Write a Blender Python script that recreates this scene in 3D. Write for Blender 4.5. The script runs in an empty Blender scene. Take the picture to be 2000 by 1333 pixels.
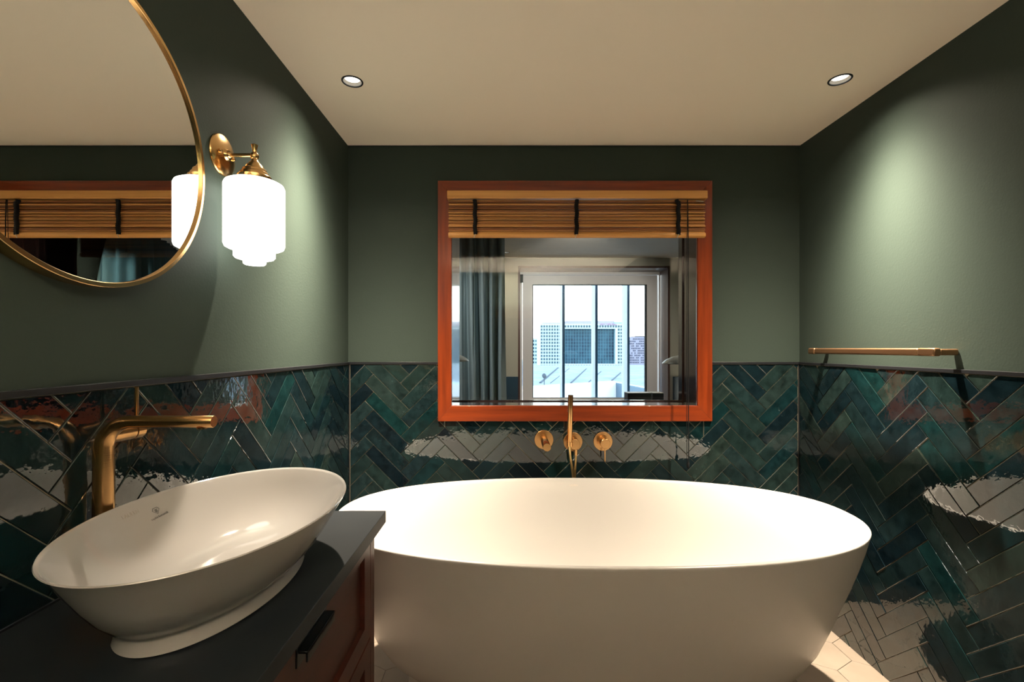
import bpy, bmesh, math, random
from mathutils import Vector, Matrix
from mathutils.geometry import tessellate_polygon
from mathutils.bvhtree import BVHTree
R = math.radians
random.seed(7)
S = bpy.context.scene
COL = S.collection

# ------------------------------------------------------------------ camera, world, exposure
F = 910.0; U0 = 992.0; V0 = 681.0; CH = 1.268
cd = bpy.data.cameras.new('camera'); cam = bpy.data.objects.new('camera', cd); COL.objects.link(cam)
cd.sensor_width = 36.0; cd.lens = F / 2000 * 36; cd.shift_x = 0.004; cd.shift_y = 0.00725
cd.clip_start = 0.02; cd.clip_end = 2000
cam.location = (0, 0, CH); cam.rotation_euler = (R(90), 0, 0)
S.camera = cam
vs = S.view_settings
vs.view_transform = 'Standard'; vs.look = 'None'; vs.gamma = 1.0; vs.use_curve_mapping = False
vs.exposure = 0.47

DOWN_W = 830.0          # downlight power
SHADE_E = 4.2          # opal glass shade
SKY_E = 3.4
w = bpy.data.worlds.new('sky'); S.world = w; w.use_nodes = True
nt = w.node_tree; nt.nodes.clear()
tc = nt.nodes.new('ShaderNodeTexCoord'); sp = nt.nodes.new('ShaderNodeSeparateXYZ')
rp = nt.nodes.new('ShaderNodeValToRGB'); bg = nt.nodes.new('ShaderNodeBackground'); ow = nt.nodes.new('ShaderNodeOutputWorld')
ns = nt.nodes.new('ShaderNodeTexNoise'); ns.inputs['Scale'].default_value = 5.0; ns.inputs['Detail'].default_value = 5
mp = nt.nodes.new('ShaderNodeMapping'); mp.inputs['Scale'].default_value = (1, 1, 3.5)
mul = nt.nodes.new('ShaderNodeMath'); mul.operation = 'MULTIPLY_ADD'; mul.inputs[1].default_value = 0.16; mul.inputs[2].default_value = -0.08
add = nt.nodes.new('ShaderNodeMath'); add.operation = 'ADD'
nt.links.new(tc.outputs['Generated'], sp.inputs[0]); nt.links.new(tc.outputs['Generated'], mp.inputs[0])
nt.links.new(mp.outputs[0], ns.inputs['Vector']); nt.links.new(ns.outputs[0], mul.inputs[0])
nt.links.new(sp.outputs[2], add.inputs[0]); nt.links.new(mul.outputs[0], add.inputs[1]); nt.links.new(add.outputs[0], rp.inputs[0])
e = rp.color_ramp.elements
e[0].position = 0.0; e[0].color = (1.0, 0.86, 0.74, 1); e[1].position = 1.0; e[1].color = (0.36, 0.62, 1.0, 1)
x = e.new(0.10); x.color = (1.0, 0.93, 0.84, 1); x = e.new(0.3); x.color = (0.72, 0.86, 1.0, 1)
bg.inputs[1].default_value = SKY_E
nt.links.new(rp.outputs[0], bg.inputs[0]); nt.links.new(bg.outputs[0], ow.inputs[0])

def beam(name, loc, power, col, sigma, base, size=140, rad=0.018):
    """a reflector downlight: narrow bright core with a weak wide skirt"""
    l = bpy.data.lights.new(name, 'SPOT'); l.energy = power; l.color = col
    l.spot_size = R(size); l.spot_blend = 0.35; l.shadow_soft_size = rad
    l.use_nodes = True; t = l.node_tree; t.nodes.clear()
    g = t.nodes.new('ShaderNodeNewGeometry'); s_ = t.nodes.new('ShaderNodeSeparateXYZ')
    def M(op, a=None, b=None):
        n = t.nodes.new('ShaderNodeMath'); n.operation = op
        for i, v in enumerate((a, b)):
            if v is None: continue
            if isinstance(v, (int, float)): n.inputs[i].default_value = v
            else: t.links.new(v, n.inputs[i])
        return n.outputs[0]
    t.links.new(g.outputs['Incoming'], s_.inputs[0])
    th = M('ARCCOSINE', M('MINIMUM', M('ABSOLUTE', s_.outputs[2]), 1.0))
    q = M('DIVIDE', th, R(sigma)); ex = M('EXPONENT', M('MULTIPLY', M('MULTIPLY', q, q), -0.5))
    q2 = M('DIVIDE', th, R(30)); ex2 = M('EXPONENT', M('MULTIPLY', M('MULTIPLY', q2, q2), -0.5))
    st = M('ADD', ex, M('MULTIPLY', ex2, base))
    em = t.nodes.new('ShaderNodeEmission'); o = t.nodes.new('ShaderNodeOutputLight')
    t.links.new(st, em.inputs[1]); t.links.new(em.outputs[0], o.inputs[0])
    ob = bpy.data.objects.new(name, l); COL.objects.link(ob); ob.location = loc
    return ob
WARM = (1.0, 0.85, 0.67)
# added fill: unseen uplighter behind the viewer, put in to brighten the ceiling
l = bpy.data.lights.new('fill_uplighter_lamp', 'AREA'); l.shape = 'RECTANGLE'; l.size = 0.9; l.size_y = 0.06; l.energy = 75; l.color = (1.0, 0.87, 0.71); l.spread = R(150)
ob = bpy.data.objects.new('fill_uplighter_lamp', l); COL.objects.link(ob); ob.location = (0.33, -1.09, 1.72); ob.rotation_euler = (R(180 - 25), 0, 0)
XL, XR, YB, ZC, YF = -0.796, 1.4526, 2.3214, 2.278, -1.2
DL = [(-0.588, 1.761), (1.247, 1.749)]
for i, (a, b) in enumerate(DL):
    beam('downlight_beam', (a, b, ZC - 0.004), DOWN_W, WARM, 15, 0.02)
beam('downlight_beam', (1.9, 3.6, ZC - 0.004), 80, WARM, 34, 0.6)  # added bedroom fill, mainly for the curtain in the mirror
beam('downlight_beam', (-0.5, 3.45, ZC - 0.004), 50, (1, 0.95, 0.9), 26, 0.2)  # added lamp that brightens the grey curtain
beam('downlight_beam', (-0.02, 4.9, ZC - 0.004), 12, WARM, 34, 0.6)
l2 = bpy.data.lights.new('window_fill_spot', 'SPOT'); l2.energy = 80; l2.color = (1, 0.9, 0.82); l2.spot_size = R(64); l2.spot_blend = 0.6; l2.shadow_soft_size = 0.03  # added fill spot aimed at the bedroom window frame
ob2 = bpy.data.objects.new('window_fill_spot', l2); COL.objects.link(ob2); ob2.location = (0.55, 3.2, 2.15); ob2.rotation_euler = (Vector((0.75, 5.45, 1.45)) - Vector(ob2.location)).to_track_quat('-Z', 'Y').to_euler()

# ------------------------------------------------------------------ helpers
def P(u, v, y):                                   # point seen at pixel (u, v), at distance y
    return Vector(((u - U0) / F * y, y, CH + (V0 - v) / F * y))
def smooth(me, ang=35):
    me.shade_smooth()
    try: me.set_sharp_from_angle(angle=R(ang))
    except Exception: pass
def link(name, me, parent=None, mat=None, loc=None):
    o = bpy.data.objects.new(name, me); COL.objects.link(o)
    if mat is not None and me is not None and len(me.materials) == 0: me.materials.append(mat)
    if parent is not None: o.parent = parent
    if loc is not None: o.location = loc
    return o
def mesh(name, vf, mat=None, parent=None, sm=None, loc=None):
    me = bpy.data.meshes.new(name); me.from_pydata([tuple(v) for v in vf[0]], [], vf[1]); me.update()
    bm = bmesh.new(); bm.from_mesh(me); bmesh.ops.recalc_face_normals(bm, faces=bm.faces); bm.to_mesh(me); bm.free()
    if sm: smooth(me, sm)
    return link(name, me, parent, mat, loc)
def tag(o, label, cat=None, group=None, kind=None):
    if label: o['label'] = label
    if cat: o['category'] = cat
    if group: o['group'] = group
    if kind: o['kind'] = kind
    return o
def thing(name, label, cat, loc=(0, 0, 0), group=None, kind=None):
    o = bpy.data.objects.new(name, None); COL.objects.link(o); o.location = loc; o.empty_display_size = 0.05
    return tag(o, label, cat, group, kind)
def boxes(*bs):
    V, Fc = [], []
    for (x0, x1, y0, y1, z0, z1) in bs:
        n = len(V)
        V += [(x0, y0, z0), (x1, y0, z0), (x1, y1, z0), (x0, y1, z0), (x0, y0, z1), (x1, y0, z1), (x1, y1, z1), (x0, y1, z1)]
        Fc += [[n + i for i in f] for f in ((3, 2, 1, 0), (4, 5, 6, 7), (0, 1, 5, 4), (1, 2, 6, 5), (2, 3, 7, 6), (3, 0, 4, 7))]
    return V, Fc
def bev(o, wd=0.002, seg=2):
    m = o.modifiers.new('b', 'BEVEL'); m.width = wd; m.segments = seg; m.limit_method = 'ANGLE'; m.angle_limit = R(40)
    o.data.shade_smooth()
    try: o.data.set_sharp_from_angle(angle=R(50))
    except Exception: pass
    return o
def box(name, b, mat, parent=None, bw=0.0):
    o = mesh(name, boxes(b), mat, parent)
    if bw: bev(o, bw)
    return o
def prism(pts, d):                                # polygon pts (3-D) extruded by vector d
    n = len(pts); V = [Vector(p) for p in pts] + [Vector(p) + Vector(d) for p in pts]
    return V, [list(range(n)), list(range(2 * n - 1, n - 1, -1))] + [[i, (i + 1) % n, n + (i + 1) % n, n + i] for i in range(n)]
def rings(rs, close=True, cap0=False, cap1=False):
    V = [p for r in rs for p in r]; n = len(rs[0]); Fc = []
    for k in range(len(rs) - 1):
        for i in range(n if close else n - 1):
            j = (i + 1) % n
            Fc.append([k * n + i, k * n + j, (k + 1) * n + j, (k + 1) * n + i])
    if cap0: Fc.append(list(range(n))[::-1])
    if cap1: Fc.append([(len(rs) - 1) * n + i for i in range(n)])
    return V, Fc
def frame_of(d):
    d = Vector(d).normalized(); a = Vector((0, 0, 1)) if abs(d.z) < 0.9 else Vector((1, 0, 0))
    s = d.cross(a).normalized(); return s, s.cross(d).normalized(), d
def lathe(prof, base=(0, 0, 0), d=(0, 0, 1), n=40, cap0=True, cap1=True):   # prof: (radius, along)
    s, t, d = frame_of(d); base = Vector(base)
    rs = [[base + d * h + (s * math.cos(2 * math.pi * i / n) + t * math.sin(2 * math.pi * i / n)) * r for i in range(n)] for r, h in prof]
    return rings(rs, True, cap0, cap1)
def tube(pts, rad, n=12, caps=True):
    pts = [Vector(p) for p in pts]; m = len(pts); rad = rad if isinstance(rad, (list, tuple)) else [rad] * m
    rs = []; s = None
    for k in range(m):
        d = (pts[min(k + 1, m - 1)] - pts[max(k - 1, 0)]).normalized()
        if s is None: s, t, _ = frame_of(d)
        else:
            s = (s - d * s.dot(d)).normalized(); t = s.cross(d).normalized()
        rs.append([pts[k] + (s * math.cos(2 * math.pi * i / n) + t * math.sin(2 * math.pi * i / n)) * rad[k] for i in range(n)])
    return rings(rs, True, caps, caps)
def join(*vfs):
    V, Fc = [], []
    for v, f in vfs:
        n = len(V); V += list(v); Fc += [[n + i for i in q] for q in f]
    return V, Fc

def spline(pts, k=6):
    out = []
    for i in range(len(pts) - 1):
        p0, p1, p2, p3 = pts[max(i - 1, 0)], pts[i], pts[i + 1], pts[min(i + 2, len(pts) - 1)]
        for j in range(k):
            t = j / k; out.append(0.5 * ((2 * p1) + (-p0 + p2) * t + (2 * p0 - 5 * p1 + 4 * p2 - p3) * t * t + (-p0 + 3 * p1 - 3 * p2 + p3) * t ** 3))
    return out + [pts[-1]]

# ------------------------------------------------------------------ materials
def mat(name, col, rough=0.5, metal=0.0, spec=0.5, coat=0.0, var=None, bump=None, aniso=0, emit=None, transm=0, alpha=1):
    m = bpy.data.materials.new(name); m.use_nodes = True; t = m.node_tree; b = t.nodes['Principled BSDF']
    b.inputs['Base Color'].default_value = (*col, 1); b.inputs['Roughness'].default_value = rough
    b.inputs['Metallic'].default_value = metal; b.inputs['Specular IOR Level'].default_value = spec
    b.inputs['Coat Weight'].default_value = coat; b.inputs['Coat Roughness'].default_value = 0.08
    if aniso: b.inputs['Anisotropic'].default_value = aniso
    if emit: b.inputs['Emission Color'].default_value = (*emit[0], 1); b.inputs['Emission Strength'].default_value = emit[1]
    if var or bump:
        g = t.nodes.new('ShaderNodeTexCoord')
    if var:                                   # (col2, scale(vec), detail)
        c2, sc, lo, hi = var
        mp = t.nodes.new('ShaderNodeMapping'); mp.inputs['Scale'].default_value = sc
        n = t.nodes.new('ShaderNodeTexNoise'); n.inputs['Scale'].default_value = 1; n.inputs['Detail'].default_value = 6; n.inputs['Roughness'].default_value = 0.6
        r = t.nodes.new('ShaderNodeValToRGB'); r.color_ramp.elements[0].position = lo; r.color_ramp.elements[1].position = hi
        r.color_ramp.elements[0].color = (*col, 1); r.color_ramp.elements[1].color = (*c2, 1)
        t.links.new(g.outputs['Object'], mp.inputs[0]); t.links.new(mp.outputs[0], n.inputs['Vector'])
        t.links.new(n.outputs[0], r.inputs[0]); t.links.new(r.outputs[0], b.inputs['Base Color'])
    if bump:                                  # (scale vec, strength, distance)
        sc, st, ds = bump
        mp2 = t.nodes.new('ShaderNodeMapping'); mp2.inputs['Scale'].default_value = sc
        n2 = t.nodes.new('ShaderNodeTexNoise'); n2.inputs['Scale'].default_value = 1; n2.inputs['Detail'].default_value = 4
        bp = t.nodes.new('ShaderNodeBump'); bp.inputs['Strength'].default_value = st; bp.inputs['Distance'].default_value = ds
        t.links.new(g.outputs['Object'], mp2.inputs[0]); t.links.new(mp2.outputs[0], n2.inputs['Vector'])
        t.links.new(n2.outputs[0], bp.inputs['Height']); t.links.new(bp.outputs[0], b.inputs['Normal'])
    return m
m_paint = mat('green_wall_paint', (0.040, 0.056, 0.046), 0.6, spec=0.12, bump=((160, 160, 160), 0.18, 0.002))
m_ceil = mat('cream_ceiling_paint', (0.95, 0.86, 0.72), 0.75, spec=0.2)
m_grout = mat('sand_grout', (0.24, 0.20, 0.14), 0.8, spec=0.2)
m_trim = mat('black_metal_trim', (0.012, 0.013, 0.015), 0.35, spec=0.4)
m_tub = mat('white_stone_composite', (0.42, 0.405, 0.38), 0.26, spec=0.45)
m_cer = mat('white_glazed_ceramic', (0.385, 0.375, 0.36), 0.05, spec=0.55)
m_brass = mat('brushed_brass', (0.70, 0.40, 0.165), 0.24, 1.0, bump=((25, 25, 900), 0.06, 0.001))
m_bright = mat('satin_gold', (0.74, 0.47, 0.20), 0.22, 1.0)
m_dull = mat('dull_bronze_brass', (0.33, 0.19, 0.10), 0.42, 1.0)
m_ink = mat('grey_print', (0.12, 0.12, 0.12), 0.5); m_ink2 = mat('pale_grey_print', (0.33, 0.31, 0.28), 0.5); m_ink3 = mat('beige_print', (0.5, 0.42, 0.33), 0.5)
m_counter = mat('dark_stone_counter', (0.006, 0.009, 0.012), 0.5, spec=0.22, var=((0.010, 0.013, 0.015), (9, 9, 9), 0.3, 0.7))
def wood(name, a, b, sc, rough=0.3, coat=0.3):
    return mat(name, a, rough, spec=0.4, coat=coat, var=(b, sc, 0.32, 0.68), bump=(tuple(s * 3 for s in sc), 0.04, 0.001))
m_wood_x = wood('cherry_wood_x', (0.15, 0.021, 0.004), (0.27, 0.042, 0.007), (2.2, 40, 40))
m_wood_z = wood('cherry_wood_z', (0.15, 0.021, 0.004), (0.27, 0.042, 0.007), (40, 40, 2.2))
m_jamb = wood('dark_varnished_jamb', (0.03, 0.018, 0.018), (0.05, 0.028, 0.026), (40, 40, 2.2), 0.16, 0.9)
m_vanity = wood('mahogany_vanity', (0.032, 0.008, 0.005), (0.06, 0.014, 0.008), (30, 2.5, 30), 0.4, 0.0)
m_bamboo = wood('pale_bamboo', (0.62, 0.28, 0.075), (0.75, 0.37, 0.11), (2, 60, 60), 0.4, 0.1)
m_black = mat('black_cord', (0.008, 0.008, 0.009), 0.8, spec=0.2)
m_handle = mat('black_handle', (0.015, 0.02, 0.022), 0.3, 0.6)
m_cup = mat('white_reflector', (0.42, 0.39, 0.34), 0.25, 0.0, spec=0.6)
m_led = mat('led_disc', (1, 1, 1), 0.5, emit=((1.0, 0.97, 0.9), 2.2))
m_shade = mat('opal_glass_shade', (0.95, 0.93, 0.9), 0.25, emit=((1.0, 0.945, 0.86), SHADE_E))
m_floor = mat('beige_floor_stone', (0.155, 0.125, 0.095), 0.55, spec=0.3, var=((0.19, 0.155, 0.12), (7, 7, 7), 0.3, 0.7))
m_flgrout = mat('floor_grout', (0.12, 0.10, 0.075), 0.85)
m_carpet = mat('bedroom_floor', (0.16, 0.13, 0.10), 0.8)
m_bedwall = mat('bedroom_beige_wall', (0.36, 0.33, 0.26), 0.8, spec=0.2)
m_bedteal = mat('bedroom_teal_panelling', (0.02, 0.05, 0.075), 0.35)
m_white = mat('taupe_window_frame', (0.74, 0.69, 0.65), 0.4)
m_gasket = mat('black_gasket', (0.01, 0.012, 0.016), 0.6)
m_curtain = mat('grey_curtain_cloth', (0.34, 0.42, 0.44), 0.9, spec=0.1, bump=((300, 300, 300), 0.2, 0.002))
m_curtain2 = mat('teal_curtain_cloth', (0.03, 0.075, 0.10), 0.9, spec=0.1, bump=((300, 300, 300), 0.2, 0.002))
m_lampmetal = mat('pale_lamp_metal', (0.62, 0.60, 0.54), 0.35, 0.3)
m_box = mat('navy_box', (0.012, 0.02, 0.035), 0.4); m_boxtop = mat('pale_lid', (0.6, 0.58, 0.55), 0.4)

def mat_mirror():
    m = bpy.data.materials.new('mirror_glass'); m.use_nodes = True; b = m.node_tree.nodes['Principled BSDF']
    b.inputs['Base Color'].default_value = (0.9, 0.91, 0.9, 1); b.inputs['Metallic'].default_value = 1; b.inputs['Roughness'].default_value = 0.0
    return m
m_mirror = mat_mirror()
def mat_glass():
    m = bpy.data.materials.new('window_glass'); m.use_nodes = True; t = m.node_tree; t.nodes.clear()
    o = t.nodes.new('ShaderNodeOutputMaterial'); mx = t.nodes.new('ShaderNodeMixShader'); f = t.nodes.new('ShaderNodeFresnel')
    tr = t.nodes.new('ShaderNodeBsdfTransparent'); gl = t.nodes.new('ShaderNodeBsdfGlossy'); gl.inputs['Roughness'].default_value = 0.0
    tr.inputs[0].default_value = (0.93, 0.97, 0.97, 1); f.inputs[0].default_value = 1.5
    t.links.new(f.outputs[0], mx.inputs[0]); t.links.new(tr.outputs[0], mx.inputs[1]); t.links.new(gl.outputs[0], mx.inputs[2]); t.links.new(mx.outputs[0], o.inputs[0])
    return m
m_glass = mat_glass()
def mat_tile():
    m = bpy.data.materials.new('green_glazed_tile'); m.use_nodes = True; t = m.node_tree; b = t.nodes['Principled BSDF']
    N = t.nodes.new; L = t.links.new
    oi = N('ShaderNodeObjectInfo'); geo = N('ShaderNodeNewGeometry')
    r = N('ShaderNodeValToRGB'); el = r.color_ramp.elements
    el[0].position = 0; el[0].color = (0.0025, 0.007, 0.010, 1); el[1].position = 1; el[1].color = (0.004, 0.020, 0.020, 1)
    for p_, c in ((0.25, (0.005, 0.013, 0.016)), (0.45, (0.010, 0.021, 0.019)), (0.62, (0.006, 0.016, 0.020)), (0.78, (0.016, 0.028, 0.024)), (0.9, (0.004, 0.015, 0.018))):
        q = el.new(p_); q.color = (*c, 1)
    L(oi.outputs['Random'], r.inputs[0])
    n = N('ShaderNodeTexNoise'); n.inputs['Scale'].default_value = 24; n.inputs['Detail'].default_value = 7; n.inputs['Roughness'].default_value = 0.65
    cmb = N('ShaderNodeVectorMath'); cmb.operation = 'ADD'
    L(geo.outputs['Position'], cmb.inputs[0]); 
    sc = N('ShaderNodeMath'); sc.operation = 'MULTIPLY'; sc.inputs[1].default_value = 37.0; L(oi.outputs['Random'], sc.inputs[0])
    L(sc.outputs[0], cmb.inputs[1]); L(cmb.outputs[0], n.inputs['Vector'])
    rr = N('ShaderNodeMapRange'); rr.inputs[1].default_value = 0.3; rr.inputs[2].default_value = 0.72; rr.inputs[3].default_value = 0.45; rr.inputs[4].default_value = 1.75
    L(n.outputs[0], rr.inputs[0])
    mx = N('ShaderNodeVectorMath'); mx.operation = 'SCALE'; L(r.outputs[0], mx.inputs[0]); L(rr.outputs[0], mx.inputs['Scale']); L(mx.outputs[0], b.inputs['Base Color'])
    # uneven glaze: broad ripple plus fine pitting
    n2 = N('ShaderNodeTexNoise'); n2.inputs['Scale'].default_value = 26; n2.inputs['Detail'].default_value = 2.5; n2.inputs['Roughness'].default_value = 0.55
    L(cmb.outputs[0], n2.inputs['Vector'])
    n3 = N('ShaderNodeTexNoise'); n3.inputs['Scale'].default_value = 110; n3.inputs['Detail'].default_value = 2
    L(cmb.outputs[0], n3.inputs['Vector'])
    ad = N('ShaderNodeMath'); ad.operation = 'MULTIPLY_ADD'; ad.inputs[1].default_value = 0.11; L(n3.outputs[0], ad.inputs[0]); L(n2.outputs[0], ad.inputs[2])
    bp = N('ShaderNodeBump'); bp.inputs['Strength'].default_value = 0.55; bp.inputs['Distance'].default_value = 0.0016
    L(ad.outputs[0], bp.inputs['Height']); L(bp.outputs[0], b.inputs['Normal'])
    b.inputs['Roughness'].default_value = 0.05; b.inputs['IOR'].default_value = 1.5; b.inputs['Coat Weight'].default_value = 1.0; b.inputs['Coat IOR'].default_value = 1.55; b.inputs['Coat Roughness'].default_value = 0.03
    L(bp.outputs[0], b.inputs['Coat Normal'])
    return m
m_tile = mat_tile()

# ------------------------------------------------------------------ room shell
hw = 0.12
def shell(name, b, m, label, cat='wall'):
    return tag(mesh(name, boxes(*b) if isinstance(b, list) else boxes(b), m), label, cat, kind='structure')
wl = shell('wall_left', (XL - hw, XL, YF, YB, 0, ZC), m_paint, 'dark green left wall with herringbone tiles below, round mirror above')
wr = shell('wall_right', (XR, XR + hw, YF, YB, 0, ZC), m_paint, 'dark green right wall with herringbone tiles and towel bar')
shell('wall_front', (XL - hw, XR + hw, YF - hw, YF, 0, ZC), m_paint, 'plain dark green wall behind the viewer')
# back wall with its opening (window casing front plane at YC)
YC = YB - 0.02
wx0, wx1 = P(882, 0, YC).x, P(1362.5, 0, YC).x
wz0, wz1 = P(0, 793, YC).z, P(0, 382, YC).z
BX0, BX1, BY1 = -2.6, 3.9, 2.50
wb = shell('wall_back', [(BX0, wx0 - 0.02, YB, BY1, 0, ZC), (wx1 + 0.02, BX1, YB, BY1, 0, ZC),
        (wx0 - 0.02, wx1 + 0.02, YB, BY1, 0, wz0 - 0.02), (wx0 - 0.02, wx1 + 0.02, YB, BY1, wz1 + 0.02, ZC)], m_paint,
        'dark green back wall around the wooden window, tiled below')
YW = 5.2                                            # bedroom's outer wall
# ceiling with round holes for the downlights
RH = 0.0345
holes = [(a, b) for a, b in DL] + [(1.9, 3.6), (-0.02, 4.9), (-0.5, 3.45)]
outer = [Vector((BX0, YF - hw, 0)), Vector((BX1, YF - hw, 0)), Vector((BX1, YW + 0.3, 0)), Vector((BX0, YW + 0.3, 0))]
loops = [outer] + [[Vector((a + RH * math.cos(-k * math.pi / 16), b + RH * math.sin(-k * math.pi / 16), 0)) for k in range(32)] for a, b in holes]
tri = tessellate_polygon(loops); flat = [v for l in loops for v in l]
cv = [(v.x, v.y, ZC) for v in flat]; cf = [list(t) for t in tri]
n0 = len(cv); cv += [(v.x, v.y, ZC + 0.12) for v in outer]; cf += [[n0, n0 + 1, n0 + 2, n0 + 3]] + [[i, (i + 1) % 4, n0 + (i + 1) % 4, n0 + i] for i in range(4)]
me = bpy.data.meshes.new('ceiling'); me.from_pydata(cv, [], cf); me.update(); me.materials.append(m_ceil)
tag(link('ceiling', me), 'plain warm cream ceiling with two recessed downlights', 'ceiling', kind='structure')
fl = shell('floor', (BX0, BX1, YF - hw, YW + 0.3, -0.12, 0.0), m_flgrout, 'beige hexagon stone floor around the bathtub', 'floor')

# floor hexagons (corners point along y)
sh = 0.1135; fx = sh * math.sqrt(3)
def clip(poly, nx, ny, c):                          # keep nx*x+ny*y <= c
    out = []
    for i in range(len(poly)):
        a, b = poly[i], poly[(i + 1) % len(poly)]; da = nx * a[0] + ny * a[1] - c; db = nx * b[0] + ny * b[1] - c
        if da <= 0: out.append(a)
        if (da < 0 < db) or (db < 0 < da):
            t = da / (da - db); out.append((a[0] + (b[0] - a[0]) * t, a[1] + (b[1] - a[1]) * t))
    return out
def area(p): return 0.5 * sum(p[i][0] * p[(i + 1) % len(p)][1] - p[(i + 1) % len(p)][0] * p[i][1] for i in range(len(p))) if len(p) > 2 else 0
def inset(p, d):                                    # convex CCW polygon
    out = []; n = len(p)
    for i in range(n):
        a, b, c = Vector(p[i - 1]), Vector(p[i]), Vector(p[(i + 1) % n])
        e1, e2 = (b - a), (c - b)
        if e1.length < 1e-6 or e2.length < 1e-6: out.append(b); continue
        e1.normalize(); e2.normalize(); n1 = Vector((-e1.y, e1.x)); n2 = Vector((-e2.y, e2.x))
        k = 1 + n1.dot(n2); out.append(b + (n1 + n2) * (d / max(k, 0.25)))
    return [(v[0], v[1]) for v in out]
def clean(p):
    o = []
    for q in p:
        if not o or math.hypot(q[0] - o[-1][0], q[1] - o[-1][1]) > 0.002: o.append(q)
    if len(o) > 1 and math.hypot(o[0][0] - o[-1][0], o[0][1] - o[-1][1]) <= 0.002: o.pop()
    return o
def tile_vf(poly, g, h, bv):                        # 2-D outline -> tile with eased edge
    p0 = inset(poly, g); p1 = inset(poly, g + bv)
    if area(p1) < 2e-5: return None
    rs = [[(x, y, 0.0) for x, y in p0], [(x, y, h - bv * 0.7) for x, y in p0], [(x, y, h) for x, y in p1]]
    return rings(rs, True, False, True)
hexshape = [(sh * math.sin(k * math.pi / 3), sh * math.cos(k * math.pi / 3)) for k in range(6)][::-1]
hexme = None
x_v, y_v = 1.389, 1.882                             # a measured corner: bottom of a vertical edge
cx0, cy0 = x_v - fx / 2, y_v + sh / 2
for j in range(-22, 6):
    for i in range(-14, 4):
        cx = cx0 + i * fx + (fx / 2 if j % 2 else 0); cy = cy0 + j * 1.5 * sh
        pl = [(a + cx, b + cy) for a, b in hexshape]
        q = clip(clip(clip(clip(pl, 1, 0, XR - 0.004), -1, 0, -XL - 0.004), 0, 1, YB - 0.004), 0, -1, -YF - 0.004)
        q = clean(q)
        if len(q) < 3 or area(q) < 4e-4: continue
        full = abs(area(q) - area(pl)) < 1e-7
        if full and hexme is not None: o = link('floor_tile', hexme, fl)
        else:
            vf = tile_vf([(a - cx, b - cy) for a, b in q], 0.0009, 0.006, 0.0008)
            if vf is None: continue
            o = mesh('floor_tile', vf, m_floor, fl)
            if full: hexme = o.data
        o.location = (cx, cy, 0.0)

# herringbone wall tiles
TL, TW = 0.2507, 0.0621; r2 = math.sqrt(2)
def rot45(x, y): return ((x - y) / r2, (x + y) / r2)
Hp = [rot45(*q) for q in ((0, 0), (TL, 0), (TL, TW), (0, TW))]
Vp = [rot45(*q) for q in ((TL, TW - TL), (TL + TW, TW - TL), (TL + TW, TW), (TL, TW))]
def herringbone(wall, basis, anchor, clips, hole=None):
    """basis: (origin, right, up, normal); anchor: measured pattern corner in wall coordinates; clips: half planes"""
    og, rt, up, nm = basis
    ax = anchor[0] - (TL - TW) / r2; ay = anchor[1] - (TL + TW) / r2
    ax -= math.ceil(6 / (r2 * TL)) * r2 * TL; ay -= math.ceil(2.2 / (r2 * TW)) * r2 * TW
    MX = Matrix((rt, up, nm)).transposed().to_4x4()
    shared = {}
    for i in range(36):
        for j in range(60):
            for kind, shp in (('h', Hp), ('v', Vp)):
                ox, oy = ax + i * r2 * TL, ay + j * r2 * TW
                pl = [(a + ox, b + oy) for a, b in shp]
                q = pl
                for c in clips: q = clip(q, *c)
                if len(q) < 3 or area(q) < 1.5e-4: continue
                parts = [q]
                if hole:
                    hx0, hx1, hz = hole
                    below = clip(q, 0, 1, hz)
                    if abs(area(below) - area(q)) > 1e-7:
                        inside = clip(clip(q, -1, 0, -hx0), 1, 0, hx1)
                        if area(inside) > 1e-7:
                            parts = [clip(q, 1, 0, hx0), clip(q, -1, 0, -hx1), clip(clip(below, -1, 0, -hx0), 1, 0, hx1)]
                parts = [clean(p_) for p_ in parts]; parts = [p_ for p_ in parts if len(p_) > 2 and area(p_) > 1.2e-4]
                if not parts: continue
                full = len(parts) == 1 and abs(area(parts[0]) - TL * TW) < 1e-7
                c0 = (sum(p_[0] for p_ in pl) / 4, sum(p_[1] for p_ in pl) / 4)
                if full and kind in shared: o = link('tile', shared[kind], wall)
                else:
                    vfs = [tile_vf([(a - c0[0], b - c0[1]) for a, b in p_], 0.0011, 0.008, 0.0014) for p_ in parts]
                    vfs = [v for v in vfs if v]
                    if not vfs: continue
                    me = bpy.data.meshes.new('tile'); vf = join(*vfs); me.from_pydata(vf[0], [], vf[1]); me.update(); me.materials.append(m_tile)
                    o = link('tile', me, wall)
                    if full: shared[kind] = me
                tilt = Matrix.Rotation(random.gauss(0, 0.0035), 4, 'X') @ Matrix.Rotation(random.gauss(0, 0.0035), 4, 'Y')
                pos = Vector(og) + Vector(rt) * c0[0] + Vector(up) * c0[1] + Vector(nm) * (random.uniform(0, 0.0008))
                o.matrix_basis = Matrix.Translation(pos) @ MX @ tilt
ZT = CH - 0.0796; ZTT = CH - 0.0674                  # tile top, trim top
zup = Vector((0, 0, 1)); G = 0.0055
YT0 = 0.0
box('grout', (XL, XL + G, YT0, YB, 0, ZT), m_grout, wl); box('grout', (XR - G, XR, YT0, YB, 0, ZT), m_grout, wr)
mesh('grout', boxes((XL, wx0 - 0.03, YB - G, YB, 0, ZT), (wx1 + 0.03, XR, YB - G, YB, 0, ZT), (wx0 - 0.03, wx1 + 0.03, YB - G, YB, 0, wz0 - 0.03)), m_grout, wb)
herringbone(wl, (Vector((XL, 0, 0)), Vector((0, 1, 0)), zup, Vector((1, 0, 0))), (1.6845, CH - 0.1605), [(-1, 0, -YT0), (1, 0, YB - 0.012), (0, 1, ZT - 0.001), (0, -1, 0)])
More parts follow.
